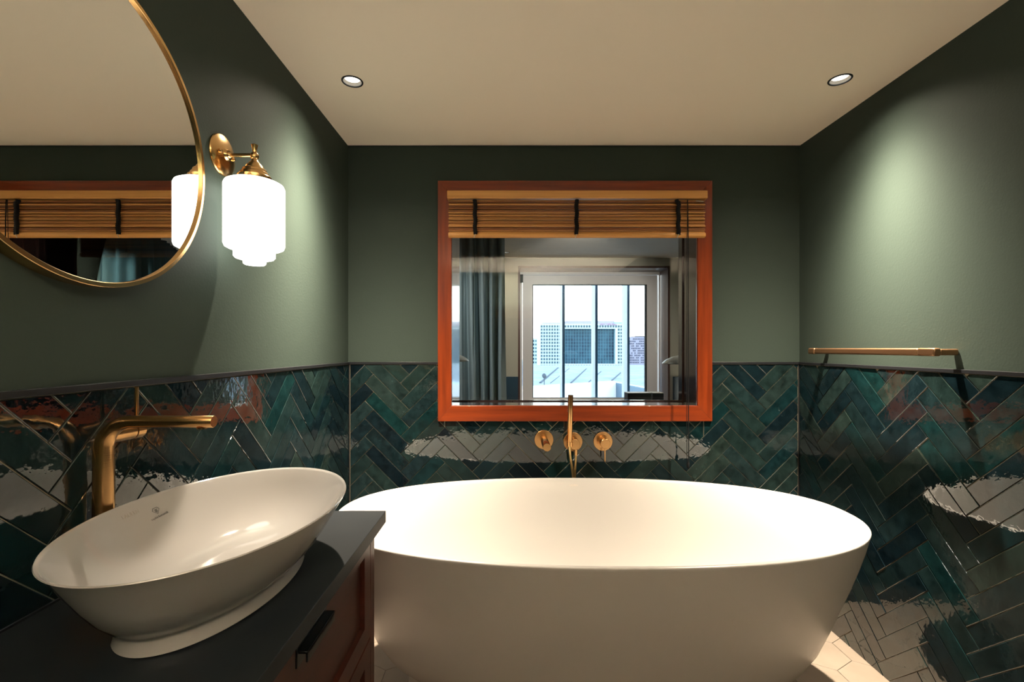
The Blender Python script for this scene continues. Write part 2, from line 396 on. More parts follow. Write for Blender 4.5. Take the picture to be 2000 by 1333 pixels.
herringbone(wr, (Vector((XR, 0, 0)), Vector((0, -1, 0)), zup, Vector((-1, 0, 0))), (-1.646, CH - 0.1755), [(1, 0, -YT0), (-1, 0, YB - 0.012), (0, 1, ZT - 0.001), (0, -1, 0)])
herringbone(wb, (Vector((0, YB, 0)), Vector((1, 0, 0)), zup, Vector((0, -1, 0))), (1.0625, CH - 0.172), [(-1, 0, -XL - 0.012), (1, 0, XR - 0.012), (0, 1, ZT - 0.001), (0, -1, 0)], hole=(wx0 - 0.035, wx1 + 0.035, wz0 - 0.035))
fxl = P(855, 0, YC).x; fxr = P(1391.5, 0, YC).x; fzb = P(0, 823.5, YC).z; fzt = P(0, 353, YC).z
def trim(n, b, label): return tag(box('trim_%d' % n, b, m_trim, None, 0.001), label, 'trim', kind='structure')
trim(1, (XL, XL + 0.011, YT0, YB - 0.011, ZT, ZTT), 'black strip capping the tiles on the left wall')
trim(2, (XR - 0.011, XR, YT0, YB - 0.011, ZT, ZTT), 'black strip capping the tiles on the right wall')
trim(3, (XL, fxl, YB - 0.011, YB, ZT, ZTT), 'black strip capping the tiles left of the window')
trim(4, (fxr, XR, YB - 0.011, YB, ZT, ZTT), 'black strip capping the tiles right of the window')
trim(5, (XL, XL + 0.011, YB - 0.011, YB, 0, ZT), 'black upright strip in the left tiled corner')
trim(6, (XR - 0.011, XR, YB - 0.011, YB, 0, ZT), 'black upright strip in the right tiled corner')
trim(7, (XL, XR, YB - 0.006, YB, ZC - 0.003, ZC), 'thin black strip standing in for the shadow gap between back wall and ceiling')  # solid black strip drawn for the shade line at the ceiling joint

# ------------------------------------------------------------------ window between bathroom and bedroom
w1 = thing('window_1', 'square interior window in a broad red-brown wooden frame above the taps', 'window', (0, YB, 0), kind='structure')
w1.location = (0, 0, 0)
th = 0.02
def casing(pts, m): 
    o = mesh('frame_board', prism([(a, YC, b) for a, b in pts], (0, th, 0)), m, w1); bev(o, 0.0015, 2); return o
casing([(fxl, fzb), (fxl, fzt), (wx0, wz1), (wx0, wz0)], m_wood_z)
casing([(fxr, fzb), (fxr, fzt), (wx1, wz1), (wx1, wz0)], m_wood_z)
casing([(fxl, fzb), (fxr, fzb), (wx1, wz0), (wx0, wz0)], m_wood_x)
casing([(fxl, fzt), (fxr, fzt), (wx1, wz1), (wx0, wz1)], m_wood_x)
g0 = YC + 0.001; g1 = 2.56
mesh('jamb_board', prism([(wx0 - th, g0 + th, wz0 - th), (wx0, g0 + th, wz0 - th), (wx0 + 0.012, g1, wz0 - th), (wx0 - th, g1, wz0 - th)], (0, 0, wz1 - wz0 + 2 * th)), m_jamb, w1); box('jamb_board', (wx1, wx1 + th, g0 + th, g1, wz0 - th, wz1 + th), m_jamb, w1)
box('sill_board', (wx0, wx1, g0 + th, g1, wz0 - th, wz0), m_jamb, w1); box('head_board', (wx0, wx1, g0 + th, g1, wz1, wz1 + th), m_jamb, w1)
YG = 2.49; bd = 0.006
for nm_, b in (('glazing_bead', (wx0, wx0 + bd, YG, YG + 0.01, wz0, wz1)), ('glazing_bead', (wx1 - bd, wx1, YG, YG + 0.01, wz0, wz1)),
               ('glazing_bead', (wx0 + bd, wx1 - bd, YG, YG + 0.01, wz0, wz0 + bd)), ('glazing_bead', (wx0 + bd, wx1 - bd, YG, YG + 0.01, wz1 - bd, wz1))):
    box(nm_, b, m_jamb, w1)
box('pane', (wx0 + bd, wx1 - bd, YG + 0.003, YG + 0.007, wz0 + bd, wz1 - bd), m_glass, w1)

# ------------------------------------------------------------------ bedroom beyond
shell('wall_far_left', (BX0 - hw, BX0, BY1 - .2, YW + 0.3, 0, ZC), m_bedwall, 'beige bedroom wall far to the left beyond the window')
shell('wall_far_right', (BX1, BX1 + hw, BY1 - .2, YW + 0.3, 0, ZC), m_bedteal, 'dark bedroom wall far to the right beyond the window')
tag(box('trim_8', (BX0, BX1, BY1, YW, 0.0, 0.006), m_carpet), 'brown bedroom floor covering beyond the window', 'floor', kind='structure')
YS = 5.48
ox0, ox1 = P(1012, 0, YW).x, P(1308, 0, YW).x; oz1 = P(0, 520, YW).z; oz0 = P(0, 800, YW).z
wf = shell('wall_far', [(BX0, ox0, YW, YW + 0.3, 0, ZC), (ox1, BX1, YW, YW + 0.3, 0, ZC), (ox0, ox1, YW, YW + 0.3, 0, oz0), (ox0, ox1, YW, YW + 0.3, oz1, ZC)], m_bedwall,
      'beige bedroom wall holding the outside window')
zw = P(0, 736, YW).z
box('wainscot_panel', (BX0, ox0, YW - 0.03, YW, 0, zw), m_bedteal, wf); box('wainscot_panel', (P(1314, 0, YW).x, BX1, YW - 0.05, YW, 0, zw), m_bedteal, wf)
w2 = thing('window_2', 'bedroom window in taupe frame and dark wooden reveal, city outside', 'window', kind='structure')
m_rev = wood('dark_wood_reveal', (0.055, 0.022, 0.014), (0.10, 0.042, 0.028), (20, 20, 3), 0.35, 0.3)
k = 0.022
for b in ((ox0, ox0 + k, YW - 0.006, YW + 0.29, oz0, oz1), (ox1 - k, ox1, YW - 0.006, YW + 0.29, oz0, oz1)): box('reveal_board', b, m_rev, w2)
for b in ((ox0 + k, ox1 - k, YW - 0.006, YW + 0.29, oz1 - k, oz1), (ox0 + k, ox1 - k, YW - 0.006, YW + 0.29, oz0, oz0 + k)): box('reveal_board', b, m_rev, w2)
def fr(name, u0, u1, v0, v1, wd, y0, y1, m, parent):   # rectangular frame seen between pixels, wd in px (l, r, t, b)
    a, b = P(u0, v1, y0), P(u1, v0, y0); s_ = y0 / F
    X0, X1, Z0, Z1 = a.x, b.x, a.z, b.z; l, r_, t_, bt = [q * s_ for q in wd]
    vf = join(boxes((X0, X0 + l, y0, y1, Z0, Z1)), boxes((X1 - r_, X1, y0, y1, Z0, Z1)), boxes((X0 + l, X1 - r_, y0, y1, Z1 - t_, Z1)), boxes((X0 + l, X1 - r_, y0, y1, Z0, Z0 + bt)))
    o = mesh(name, vf, m, parent); return o
fr('outer_frame', 1014, 1292, 531, 799, (6, 5, 6, 8), YS, YS + 0.06, m_white, w2)
fr('sash_frame', 1021, 1284, 538, 792, (19, 20, 18, 14), YS - 0.02, YS + 0.05, m_white, w2)
fr('gasket', 1040, 1264.5, 555.5, 778.5, (1.5, 4, 1.6, 1.2), YS - 0.004, YS + 0.04, m_gasket, w2)
a, b = P(1041, 778, YS), P(1263, 557, YS)
box('pane', (a.x, b.x, YS + 0.02, YS + 0.024, a.z, b.z), m_glass, w2)
h0 = P(1282.5, 690, YS - 0.05); h1 = P(1282, 665, YS - 0.05)
hd = mesh('handle', join(lathe([(0.012, 0), (0.012, 0.03)], P(1282, 668, YS - 0.052), (0, 1, 0), 16), tube([h1, h0], 0.009, 10)), mat('white_handle', (0.8, 0.78, 0.75), 0.3), w2, 40)
hd['label'] = 'white window handle'
hg = box('hinge', (P(1016, 0, YS).x, P(1021.5, 0, YS).x, YS - 0.03, YS - 0.02, P(0, 553, YS).z, P(0, 537, YS).z), m_gasket, w2, 0.002)

def curtain(name, x0, x1, y, z0, z1, m, label, waves, amp, seed, flare=0.0, group=None):
    rd = random.Random(seed); n = waves * 14; rows = 14; V = []; Fc = []
    ph = [rd.uniform(-0.5, 0.5) for _ in range(waves + 1)]; am = [rd.uniform(0.5, 1.1) for _ in range(waves + 1)]
    for r_ in range(rows + 1):
        t = r_ / rows; z = z1 + (z0 - z1) * t
        for i in range(n + 1):
            s_ = i / n; wv = s_ * waves; kk = min(int(wv), waves - 1); fr_ = wv - kk
            A = amp * (am[kk] * (1 - fr_) + am[kk + 1] * fr_) * (0.75 + 0.35 * t)
            dx = 0.4 * (x1 - x0) / waves * (ph[kk] * (1 - fr_) + ph[kk + 1] * fr_) * (0.4 + t * 0.9)
            x = x0 + (x1 - x0) * s_ + dx * (0 if s_ in (0, 1) else 1) + flare * t * t * s_
            V.append((x, y + A * math.sin(2 * math.pi * wv + 0.8 * math.sin(3.1 * t + kk)), z))
    for r_ in range(rows):
        for i in range(n):
            q = r_ * (n + 1) + i; Fc.append([q, q + 1, q + n + 2, q + n + 1])
    o = mesh(name, (V, Fc), m, None, 80); sm_ = o.modifiers.new('s', 'SOLIDIFY'); sm_.thickness = 0.004
    return tag(o, label, 'curtain', group)
def curtain_path(name, path, z0, z1, m, waves, amp, seed):
    rd = random.Random(seed); pts = spline([Vector((a, b, 0)) for a, b in path], 24); L_ = [0]
    for a, b in zip(pts, pts[1:]): L_.append(L_[-1] + (b - a).length)
    V, Fc = [], []; n = len(pts); am = [rd.uniform(0.6, 1.1) for _ in range(n)]; rows = 8
    for r_ in range(rows + 1):
        t = r_ / rows
        for i in range(n):
            d = (pts[min(i + 1, n - 1)] - pts[max(i - 1, 0)]).normalized(); nrm = Vector((-d.y, d.x, 0))
            p_ = pts[i] + nrm * amp * am[i // 12] * (0.7 + 0.4 * t) * math.sin(2 * math.pi * waves * L_[i] / L_[-1] + 0.5 * t * am[i // 20])
            V.append((p_.x, p_.y, z1 + (z0 - z1) * t))
    for r_ in range(rows):
        for i in range(n - 1):
            q = r_ * n + i; Fc.append([q, q + 1, q + n + 1, q + n])
    o = mesh(name, (V, Fc), m, None, 80); sm_ = o.modifiers.new('s', 'SOLIDIFY'); sm_.thickness = 0.004
    return o
yc_ = 4.0
curtain('curtain', P(868, 0, yc_).x, P(985, 0, yc_).x, yc_, 0.02, ZC - 0.004, m_curtain, 'grey-green floor-length curtain hanging left of the bedroom window', 6, 0.075, 3, 0.04)
tag(curtain_path('curtain', [(1.95, 4.95), (1.80, 4.62), (1.66, 4.27), (1.66, 4.05), (1.95, 4.0), (2.5, 4.0), (3.2, 4.02)], 0.02, ZC - 0.004, m_curtain2, 22, 0.045, 5), 'dark teal gathered curtain seen in the round mirror', 'curtain')
# headboard shelf with two lamps and two boxes
shz = P(0, 784.5, 3.05).z - 0.008
sh_ = thing('headboard_shelf', 'dark ledge behind the interior window carrying lamps and boxes', 'shelf', (0.35, 2.85, 0))
box('top_board', (-1.4, 1.1, 2.58 - 2.85, 0.2, shz - 0.03, shz), m_vanity, sh_, 0.002); box('back_panel', (-1.38, 1.08, 0.15, 0.19, 0.006, shz - 0.03), m_vanity, sh_)
def lamp(u, v, y, r_, label):
    c = P(u, v, y); t = thing('table_lamp', label, 'lamp', (c.x, c.y, shz))
    H = c.z - shz
    d = mesh('lamp_shade', lathe([(r_, 0), (r_ * 0.985, 0.006), (r_ * 0.85, r_ * 0.17), (r_ * 0.6, r_ * 0.3), (r_ * 0.3, r_ * 0.38), (0.012, r_ * 0.41)], (0, 0, H), n=40, cap0=False), m_lampmetal, t, 50)
    s_ = d.modifiers.new('s', 'SOLIDIFY'); s_.thickness = 0.002
    mesh('stem', tube([(0, 0, 0.012), (0, 0, H + r_ * 0.38)], 0.006, 10), m_lampmetal, t, 40)
    mesh('base', lathe([(0.05, 0), (0.05, 0.01), (0.04, 0.014)], (0, 0, 0), n=28), m_lampmetal, t, 40)
lamp(877, 706, 2.85, 0.122, 'left pale dome lamp in front of the bedroom curtain')
lamp(1338, 711, 2.85, 0.135, 'right pale dome lamp beside the window jamb, beyond the glass')
for (u0, u1, v0, y, lb) in ((1226, 1272, 768, 2.92, 'wider dark box with pale lid on the ledge'), (1275, 1296.5, 768, 2.92, 'narrower dark box with pale lid beside the wider one')):
    a, b = P(u0, v0, y), P(u1, v0, y); t = thing('storage_box', lb, 'box', ((a.x + b.x) / 2, y, shz)); hx = (b.x - a.x) / 2; H = a.z - shz
    box('body', (-hx, hx, 0, 0.09, 0, H - 0.004), m_box, t, 0.002); box('lid', (-hx, hx, 0, 0.09, H - 0.004, H), m_boxtop, t, 0.001)

ps = thing('fill_spotlight', 'small white adjustable spotlight added on the bedroom ceiling to brighten the window frame', 'spotlight', (0.55, 3.2, ZC))  # housing for the added window fill spot
m_wspot = mat('white_spot_housing', (0.7, 0.7, 0.68), 0.4); dr_ = Vector((0.2, 2.25, -0.7)).normalized()
mesh('stem', tube([(0, 0, 0), (0, 0, -0.10)], 0.008, 10), m_wspot, ps, 40); mesh('housing', lathe([(0.02, -0.09), (0.036, -0.07), (0.038, -0.004), (0.034, -0.004), (0.032, -0.05)], Vector((0, 0, -0.128)), dr_, 28, True, False), m_wspot, ps, 40)
gl = thing('fill_globe', 'lit opal globe lamp added as unseen bedroom fill, on a stool right of the window view', 'lamp', (2.35, 4.3, 0.55))  # invented lamp outside the view, lifting the dark bedroom
mesh('globe', lathe([(0.001 + 0.13 * math.sin(R(a_)), 0.16 - 0.13 * math.cos(R(a_))) for a_ in range(0, 181, 12)], n=32), mat('lit_globe', (0.9, 0.9, 0.88), 0.4, emit=((1.0, 0.88, 0.72), 12.0)), gl, 60)
mesh('base', lathe([(0.07, 0), (0.07, 0.012), (0.03, 0.02), (0.03, 0.04)], n=28), m_brass, gl, 40)
st_ = thing('stool', 'small dark round stool under the added globe lamp', 'stool', (2.35, 4.3, 0.006))
mesh('seat', lathe([(0.16, 0.515), (0.165, 0.52), (0.165, 0.54), (0.16, 0.544)], n=40), m_vanity, st_, 40)
for a_ in range(4):
    q = a_ * math.pi / 2 + 0.4; mesh('leg', tube([(0.15 * math.cos(q), 0.15 * math.sin(q), 0), (0.10 * math.cos(q), 0.10 * math.sin(q), 0.515)], 0.012, 10), m_vanity, st_, 40)
# ------------------------------------------------------------------ city outside
m_fin = mat('pale_painted_fin', (0.60, 0.66, 0.72), 0.5); m_strip = mat('backlit_fin_shade', (0.012, 0.05, 0.10), 0.4)  # dark blue imitates backlit shade on the fins' room-facing faces
for i, (u0, u1) in enumerate(((1035.5, 1039.5), (1098.3, 1103), (1162.6, 1167.2), (1225.2, 1229.6), (1288, 1292))):
    a, b = P(u0, 0, 5.75), P(u1, 0, 5.75)
    cxm = (a.x + b.x) / 2; hx = (b.x - a.x) / 2
    o = box('facade_fin', (-hx, hx, 0, 0.28, 0, 3.6), m_fin, None, 0.002); o.location = (cxm, 5.75, -0.4); box('backlit_face_strip', (-hx - 0.0005, hx + 0.0005, -0.004, -0.0002, 0, 3.6), m_strip, o)
    tag(o, ('leftmost pale upright fin, mostly hidden by the window frame', 'pale upright fin, first one seen in the bedroom window from the left',
            'pale upright fin before the middle of the glass-fronted tower', 'pale upright fin between the tower and the mauve building',
            'rightmost pale upright fin, hidden by the window frame')[i], 'fin', 'fins outside the bedroom window')
m_conc = mat('white_tower_cladding', (0.66, 0.74, 0.74), 0.7); m_win = mat('far_window_glass', (0.05, 0.10, 0.13), 0.25)
m_conc2 = mat('mauve_cladding', (0.42, 0.36, 0.42), 0.7); m_win2 = mat('mauve_window_glass', (0.05, 0.05, 0.10), 0.3)
m_curtw = mat('blue_glass_facade', (0.008, 0.035, 0.07), 0.3, spec=0.3, var=((0.05, 0.14, 0.19), (0.22, 0.22, 0.16), 0.40, 0.75))
m_pink = mat('red_sign', (0.42, 0.10, 0.22), 0.6)
D = 200.0
def bx(u0, u1, v0, v1, y, dep, m, name, parent):
    a, b = P(u0, v1, y), P(u1, v0, y); return box(name, (a.x, b.x, y, y + dep, a.z, b.z), m, parent)
tw = thing('office_tower', 'white gridded office building with a large blue glass recess', 'building')
# cladding as a frame around the recess
ru0, ru1, rv0, rv1 = 1096, 1202, 642.5, 711
va = []
for (u0, u1, v0, v1) in ((1054.5, ru0, 633, 760), (ru1, 1219, 633, 760), (ru0, ru1, 633, rv0), (ru0, ru1, rv1, 760)):
    a, b = P(u0, v1, D), P(u1, v0, D); va.append((a.x, b.x, D, D + 20, a.z, b.z))
mesh('wall', boxes(*va), m_conc, tw)
bx(ru0, ru1, rv0, rv1, D + 2.2, 1, m_curtw, 'glass_facade', tw)
bx(1060, 1110, 630.5, 633, D + 4, 8, m_conc2, 'roof_plant', tw); bx(1106, 1200, 627, 633, D + 5, 8, m_conc2, 'roof_plant', tw); bx(1200, 1217, 629.5, 633, D + 4, 8, mat('green_grey_roof', (0.35, 0.5, 0.48), 0.8), 'roof_plant', tw)
s_ = D / F; wm = boxes((0, 2.9 * s_, 0, 0.5, 0, 4.0 * s_)); wme = bpy.data.meshes.new('window'); wme.from_pydata(wm[0], [], wm[1]); wme.materials.append(m_win)
def win(u, v, y, par, me_, name='window'):
    o = link(name, me_, par); o.location = P(u, v + 4.0, y - 0.3); return o
pv = 6.42
for r_ in range(13):
    v = 635.8 + r_ * pv
    for c in range(31):
        u = 1056.4 + c * 5.2
        if r_ in (0, 12) or u < ru0 - 3 or u > ru1 + 0.5: win(u, v, D, tw, wme)
ml = []
for c in range(20): 
    u = ru0 + 2 + c * 5.3; a, b = P(u, rv1, D + 2.1), P(u + 0.7, rv0, D + 2.1); ml.append((a.x, b.x, D + 2.0, D + 2.2, a.z, b.z))
for r_ in range(10):
    v = rv0 + 5 + r_ * pv; a, b = P(ru0, v + 0.6, D + 2.1), P(ru1, v, D + 2.1); ml.append((a.x, b.x, D + 2.0, D + 2.2, a.z, b.z))
mu = mesh('mullion_grid', boxes(*ml), mat('teal_mullion', (0.10, 0.24, 0.30), 0.5), tw); mu['kind'] = 'stuff'
fc = bpy.data.curves.new('sign', 'FONT'); fc.body = 'VEM OPIUNG'; fc.size = 1.25; fc.extrude = 0.05; fc.align_x = 'CENTER'
def text_obj(cv, name, m, parent, M4):
    tmp = bpy.data.objects.new('tmp', cv); COL.objects.link(tmp); dg = bpy.context.evaluated_depsgraph_get()
    me_ = bpy.data.meshes.new_from_object(tmp.evaluated_get(dg)); bpy.data.objects.remove(tmp); me_.name = name; me_.materials.clear(); me_.materials.append(m)
    o = link(name, me_, parent); o.matrix_basis = M4; return o
text_obj(fc, 'roof_sign', m_pink, tw, Matrix.Translation(P(1188, 636, D - 0.2)) @ Matrix.Rotation(R(90), 4, 'X') @ Matrix.Diagonal((1.0, 0.95, 1, 1)).to_4x4())['label'] = 'small reddish lettering along the roof edge'
b2 = thing('apartment_block', 'low pale block cut off by the left window edge', 'building')
bx(1030, 1053, 661, 760, 230, 15, m_conc, 'wall', b2)
wm = boxes((0, 2.2 * s_, 0, 0.5, 0, 4.0 * s_)); wme2 = bpy.data.meshes.new('window'); wme2.from_pydata(wm[0], [], wm[1]); wme2.materials.append(m_win)
for r_ in range(8):
    for c in range(3): win(1041.5 + c * 4.2, 664 + r_ * 7, 230, b2, wme2)
b3 = thing('apartment_block', 'mauve apartment block with many small windows at the right window edge', 'building')
bx(1227, 1275, 659, 760, 240, 15, m_conc2, 'wall', b3); bx(1240, 1275, 657, 659, 242, 9, m_win2, 'roof_plant', b3)
wm = boxes((0, 1.9 * s_, 0, 0.5, 0, 2.6 * s_)); wme3 = bpy.data.meshes.new('window'); wme3.from_pydata(wm[0], [], wm[1]); wme3.materials.append(m_win2)
rd = random.Random(2)
for r_ in range(11):
    for c in range(11):
        if rd.random() < 0.85: win(1230.5 + c * 3.1, 660.5 + r_ * 4.6 - 1, 240, b3, wme3)
m_roof = mat('weathered_pale_roofing', (0.30, 0.30, 0.32), 0.85, var=((0.44, 0.42, 0.40), (0.35, 0.35, 0.35), 0.35, 0.7))
m_wh = mat('white_rendered_wall', (0.82, 0.84, 0.87), 0.8); m_bl = mat('blue_grey_cladding_and_shade', (0.10, 0.16, 0.23), 0.6); m_rib = mat('grey_roof_rib', (0.10, 0.11, 0.13), 0.8)
zr = -2.3
rf = thing('warehouse_roof', 'long pale roof crossed by slanting ribs below the tower', 'roof')
box('roof_deck', (-25, 60, 36, 100, zr - 3, zr), m_roof, rf)
def onroof(u, v): y = F * (CH - zr) / (v - V0); return P(u, v, y)
for (ua, va_, ub, vb, r_) in ((1055, 749, 1090, 719, 0.13), (1115, 749, 1145, 721, 0.10), (1150, 747, 1174, 726, 0.07), (1195, 744, 1212, 729, 0.10), (1075, 749, 1112, 720, 0.05)):
    mesh('roof_rib', tube([onroof(ua, va_), onroof(ub, vb)], r_, 6), m_rib, rf)
bx(1168, 1222, 719.5, 727, 88, 3, m_bl, 'ridge_box', rf)
an = thing('antenna', 'small dish on a thin mast standing on the pale roof', 'antenna', P(1063, 747, 45))
mesh('mast', tube([(0, 0, -0.3), (0, 0, 0.85)], 0.04, 6), m_rib, an); mesh('dish', lathe([(0.25, 0), (0.05, 0.12)], (0, 0, 0.6), (0.5, -1, 0.3), 16), m_rib, an)
pw = thing('parapet_wall', 'white parapet walls of the nearest building meeting in a corner', 'building')
hh = 1.5
def para(ua, va_, ub, vb, thk, m, name, drop):
    ya, yb = F * hh / (va_ - V0), F * hh / (vb - V0); A, B = P(ua, va_, ya), P(ub, vb, yb)
    return mesh(name, prism([A, B, B - Vector((0, 0, drop)), A - Vector((0, 0, drop))], (0, thk, 0)), m, pw)
para(1020, 760.5, 1203, 748.5, 0.5, m_wh, 'left_wall', 2.0); para(1203, 748.5, 1290, 766, 0.5, m_bl, 'right_wall', 2.0)  # right wall's blue-grey is the white parapet's shaded side put into colour
para(1019, 758.5, 1203.5, 746.5, 0.75, m_wh, 'coping', 0.12); para(1203.5, 746.5, 1291, 763.5, 0.75, m_wh, 'coping', 0.12)
gd = box('city_ground', (-300, 400, 14, 600, -14, -13), mat('pale_ground', (0.45, 0.47, 0.5), 0.9)); tag(gd, 'pale ground far below the buildings', 'ground', kind='structure')

# ------------------------------------------------------------------ bathtub
TC = Vector((0.308, 1.716, 0)); RIM = CH - 0.6; rot = -0.0149
def sring(a, b, z, n=128, e_=2.3, c=TC):
    out = []
    for i in range(n):
        t = 2 * math.pi * i / n; cc, ss = math.cos(t), math.sin(t)
        x = a * math.copysign(abs(cc) ** (2 / e_), cc); y = b * math.copysign(abs(ss) ** (2 / e_), ss)
        out.append(Vector((x * math.cos(rot) - y * math.sin(rot), x * math.sin(rot) + y * math.cos(rot), z)))
    return out
tb = thing('bathtub', 'large white freestanding oval bathtub under the window', 'bathtub', TC)
outp = [(0.655, 0.262, 0.128), (0.70, 0.285, 0.150), (0.745, 0.312, 0.187), (0.788, 0.340, 0.25), (0.822, 0.362, 0.328), (0.853, 0.388, 0.415), (0.878, 0.407, 0.48), (0.903, 0.424, 0.55), (0.922, 0.436, 0.61), (0.934, 0.444, RIM - 0.012), (0.936, 0.446, RIM - 0.004), (0.933, 0.443, RIM)]
inn = [(0.925, 0.435, RIM + 0.0005), (0.917, 0.427, RIM - 0.004), (0.913, 0.423, RIM - 0.014), (0.885, 0.400, 0.60), (0.845, 0.372, 0.50), (0.80, 0.345, 0.40), (0.74, 0.312, 0.30), (0.66, 0.275, 0.23), (0.55, 0.225, 0.20), (0.35, 0.14, 0.185), (0.15, 0.06, 0.182), (0.03, 0.012, 0.181)]
def ex(t): return 2.3 if t > 0.85 else 2.3 - 0.2 * (0.85 - t)
body = mesh('tub_body', rings([sring(a, b, z, e_=ex(a)) for a, b, z in outp + inn], True, True, True), m_tub, tb, 60)
mesh('plinth', rings([sring(a, b, z, e_=2.2) for a, b, z in ((0.672, 0.268, 0.0065), (0.672, 0.268, 0.155))], True, True, True), m_tub, tb, 60)
dr = mesh('drain', lathe([(0.035, 0), (0.035, 0.004), (0.03, 0.006)], (0.0, 0, 0.181), n=32), m_tub, tb, 40)

# ------------------------------------------------------------------ vanity and counter
CT = CH - 0.4405; CXF = -0.331; CYE = 1.2645; SL = 0.031; TF = XL + 0.0095
ct = box('countertop', (TF - 0.0, CXF, 0.12, CYE, CT - SL, CT), m_counter, None, 0.0012); tag(ct, 'dark slate countertop carrying the basin', 'countertop')
vn = thing('vanity_cabinet', 'dark red wooden vanity with framed drawers under the slate countertop', 'cabinet')
VX = -0.357; VY = 1.245; zt = CT - SL
mesh('body', boxes((XL + 0.03, VX - 0.024, 0.15, VY - 0.001, 0.0065, zt)), m_vanity, vn)
box('corner_post', (VX - 0.024, VX, VY - 0.034, VY, 0.0065, zt), m_vanity, vn, 0.001)
def drawer(y0, y1, z0, z1, name='drawer', handle=True):
    fw = 0.046; zz0, zz1 = z0 + 0.0015, z1 - 0.0015; x1 = VX; x0 = VX - 0.022
    root = mesh(name, join(boxes((x0, x1, y0, y0 + fw, zz0, zz1)), boxes((x0, x1, y1 - fw, y1, zz0, zz1)), boxes((x0, x1, y0 + fw, y1 - fw, zz0, zz0 + fw)), boxes((x0, x1, y0 + fw, y1 - fw, zz1 - fw, zz1)),
                boxes((x0, x0 + 0.010, y0 + fw, y1 - fw, zz0 + fw, zz1 - fw))), m_vanity, vn)
    if handle:
        ym = (y0 + y1) / 2 - 0.02; ym = 0.847; hz = zz1 - 0.046
        hb = mesh('handle', join(boxes((x1 - 0.001, x1 + 0.003, ym - 0.064, ym + 0.064, hz - 0.018, hz + 0.018)), boxes((x1 + 0.003, x1 + 0.020, ym - 0.062, ym + 0.062, hz + 0.006, hz + 0.011)), boxes((x1 + 0.016, x1 + 0.020, ym - 0.062, ym + 0.062, hz - 0.008, hz + 0.011))), m_handle, root)
        hb['label'] = 'black metal pull'; bev(hb, 0.0008, 1)
    return root
z_a = CH - 0.749
drawer(0.40, VY - 0.037, z_a, zt - 0.003); drawer(0.40, VY - 0.037, z_a - 0.27, z_a - 0.004); drawer(0.40, VY - 0.037, 0.09, z_a - 0.274, 'drawer', False)
box('plinth_board', (VX - 0.024, VX - 0.006, 0.2, VY - 0.036, 0.0065, 0.087), m_vanity, vn)
tag(box('trim_9', (TF, TF + 0.004, 0.12, CYE, CT, CT + 0.004), m_trim), 'thin dark sealing strip between countertop and wall tiles', 'trim', kind='structure')

# ------------------------------------------------------------------ basin
BC = Vector((-0.5263, 0.8666, CT)); BH = 0.1445
def er(a, b, z, n=112): return [Vector((a * math.cos(2 * math.pi * i / n), b * math.sin(2 * math.pi * i / n), z)) for i in range(n)]
bs = thing('basin', 'white oval vessel basin standing on the slate countertop', 'basin', BC)
op = [(0.113, 0.204, 0.0), (0.117, 0.209, 0.003), (0.114, 0.205, 0.022), (0.1145, 0.2055, 0.027), (0.128, 0.219, 0.036), (0.148, 0.238, 0.058), (0.165, 0.253, 0.082), (0.181, 0.268, 0.108), (0.194, 0.281, 0.130), (0.2005, 0.2885, 0.1405), (0.202, 0.291, 0.1435), (0.201, 0.290, BH + 0.0005)]
ip = [(0.1985, 0.2875, BH), (0.195, 0.284, 0.1405), (0.183, 0.272, 0.122), (0.166, 0.254, 0.096), (0.147, 0.232, 0.070), (0.124, 0.204, 0.048), (0.095, 0.165, 0.033), (0.060, 0.11, 0.026), (0.026, 0.045, 0.0235), (0.019, 0.022, 0.023)]
bb = mesh('bowl', rings([er(*q) for q in op + ip], True, True, True), m_cer, bs, 60)
mesh('drain_cap', lathe([(0.032, 0), (0.032, 0.003), (0.027, 0.006), (0.005, 0.007)], (0, 0, 0.0235), n=32), m_cer, bs, 40)
# printed marks, laid on the ceramic
def decal(target, root, uv, body, size, m, name, right, xs=1.0, extra=None, base=None):
    bpy.context.view_layer.update()
    dg = bpy.context.evaluated_depsgraph_get(); bv_ = BVHTree.FromObject(target, dg)
    o0 = Vector((0, 0, CH)); d0 = (P(uv[0], uv[1], 1.0) - o0).normalized(); W = target.matrix_world; Wi = W.inverted()
    hit, nrm, _, _ = bv_.ray_cast(Wi @ o0, (Wi.to_3x3() @ d0).normalized())
    if hit is None: return None
    hit = W @ hit; nrm = (W.to_3x3() @ nrm).normalized()
    if nrm.dot(d0) > 0: nrm = -nrm
    rt = Vector(right); rt = (rt - nrm * rt.dot(nrm)).normalized(); up = nrm.cross(rt)
    M4 = Matrix((rt, up, nrm)).transposed().to_4x4(); M4.translation = hit + nrm * 0.0005
    M4 = root.matrix_world.inverted() @ M4
    if base is not None:
        o = mesh(name, base, m, root); o.matrix_basis = M4; return o
    cv_ = bpy.data.curves.new(name, 'FONT'); cv_.body = body; cv_.size = size; cv_.align_x = 'CENTER'; cv_.align_y = 'CENTER'; cv_.extrude = 0.0003; cv_.space_character = 1.05
    return text_obj(cv_, name, m, root, M4 @ Matrix.Diagonal((xs, 1, 1, 1)))
decal(bb, bs, (255, 1005.5), 'LAUFEN', 0.0105, m_ink2, 'printed_name', (0, 1, 0))
decal(bb, bs, (312, 1008.5), 'saphirkeramik', 0.0066, m_ink, 'printed_script', (0, 1, 0))
dm = []
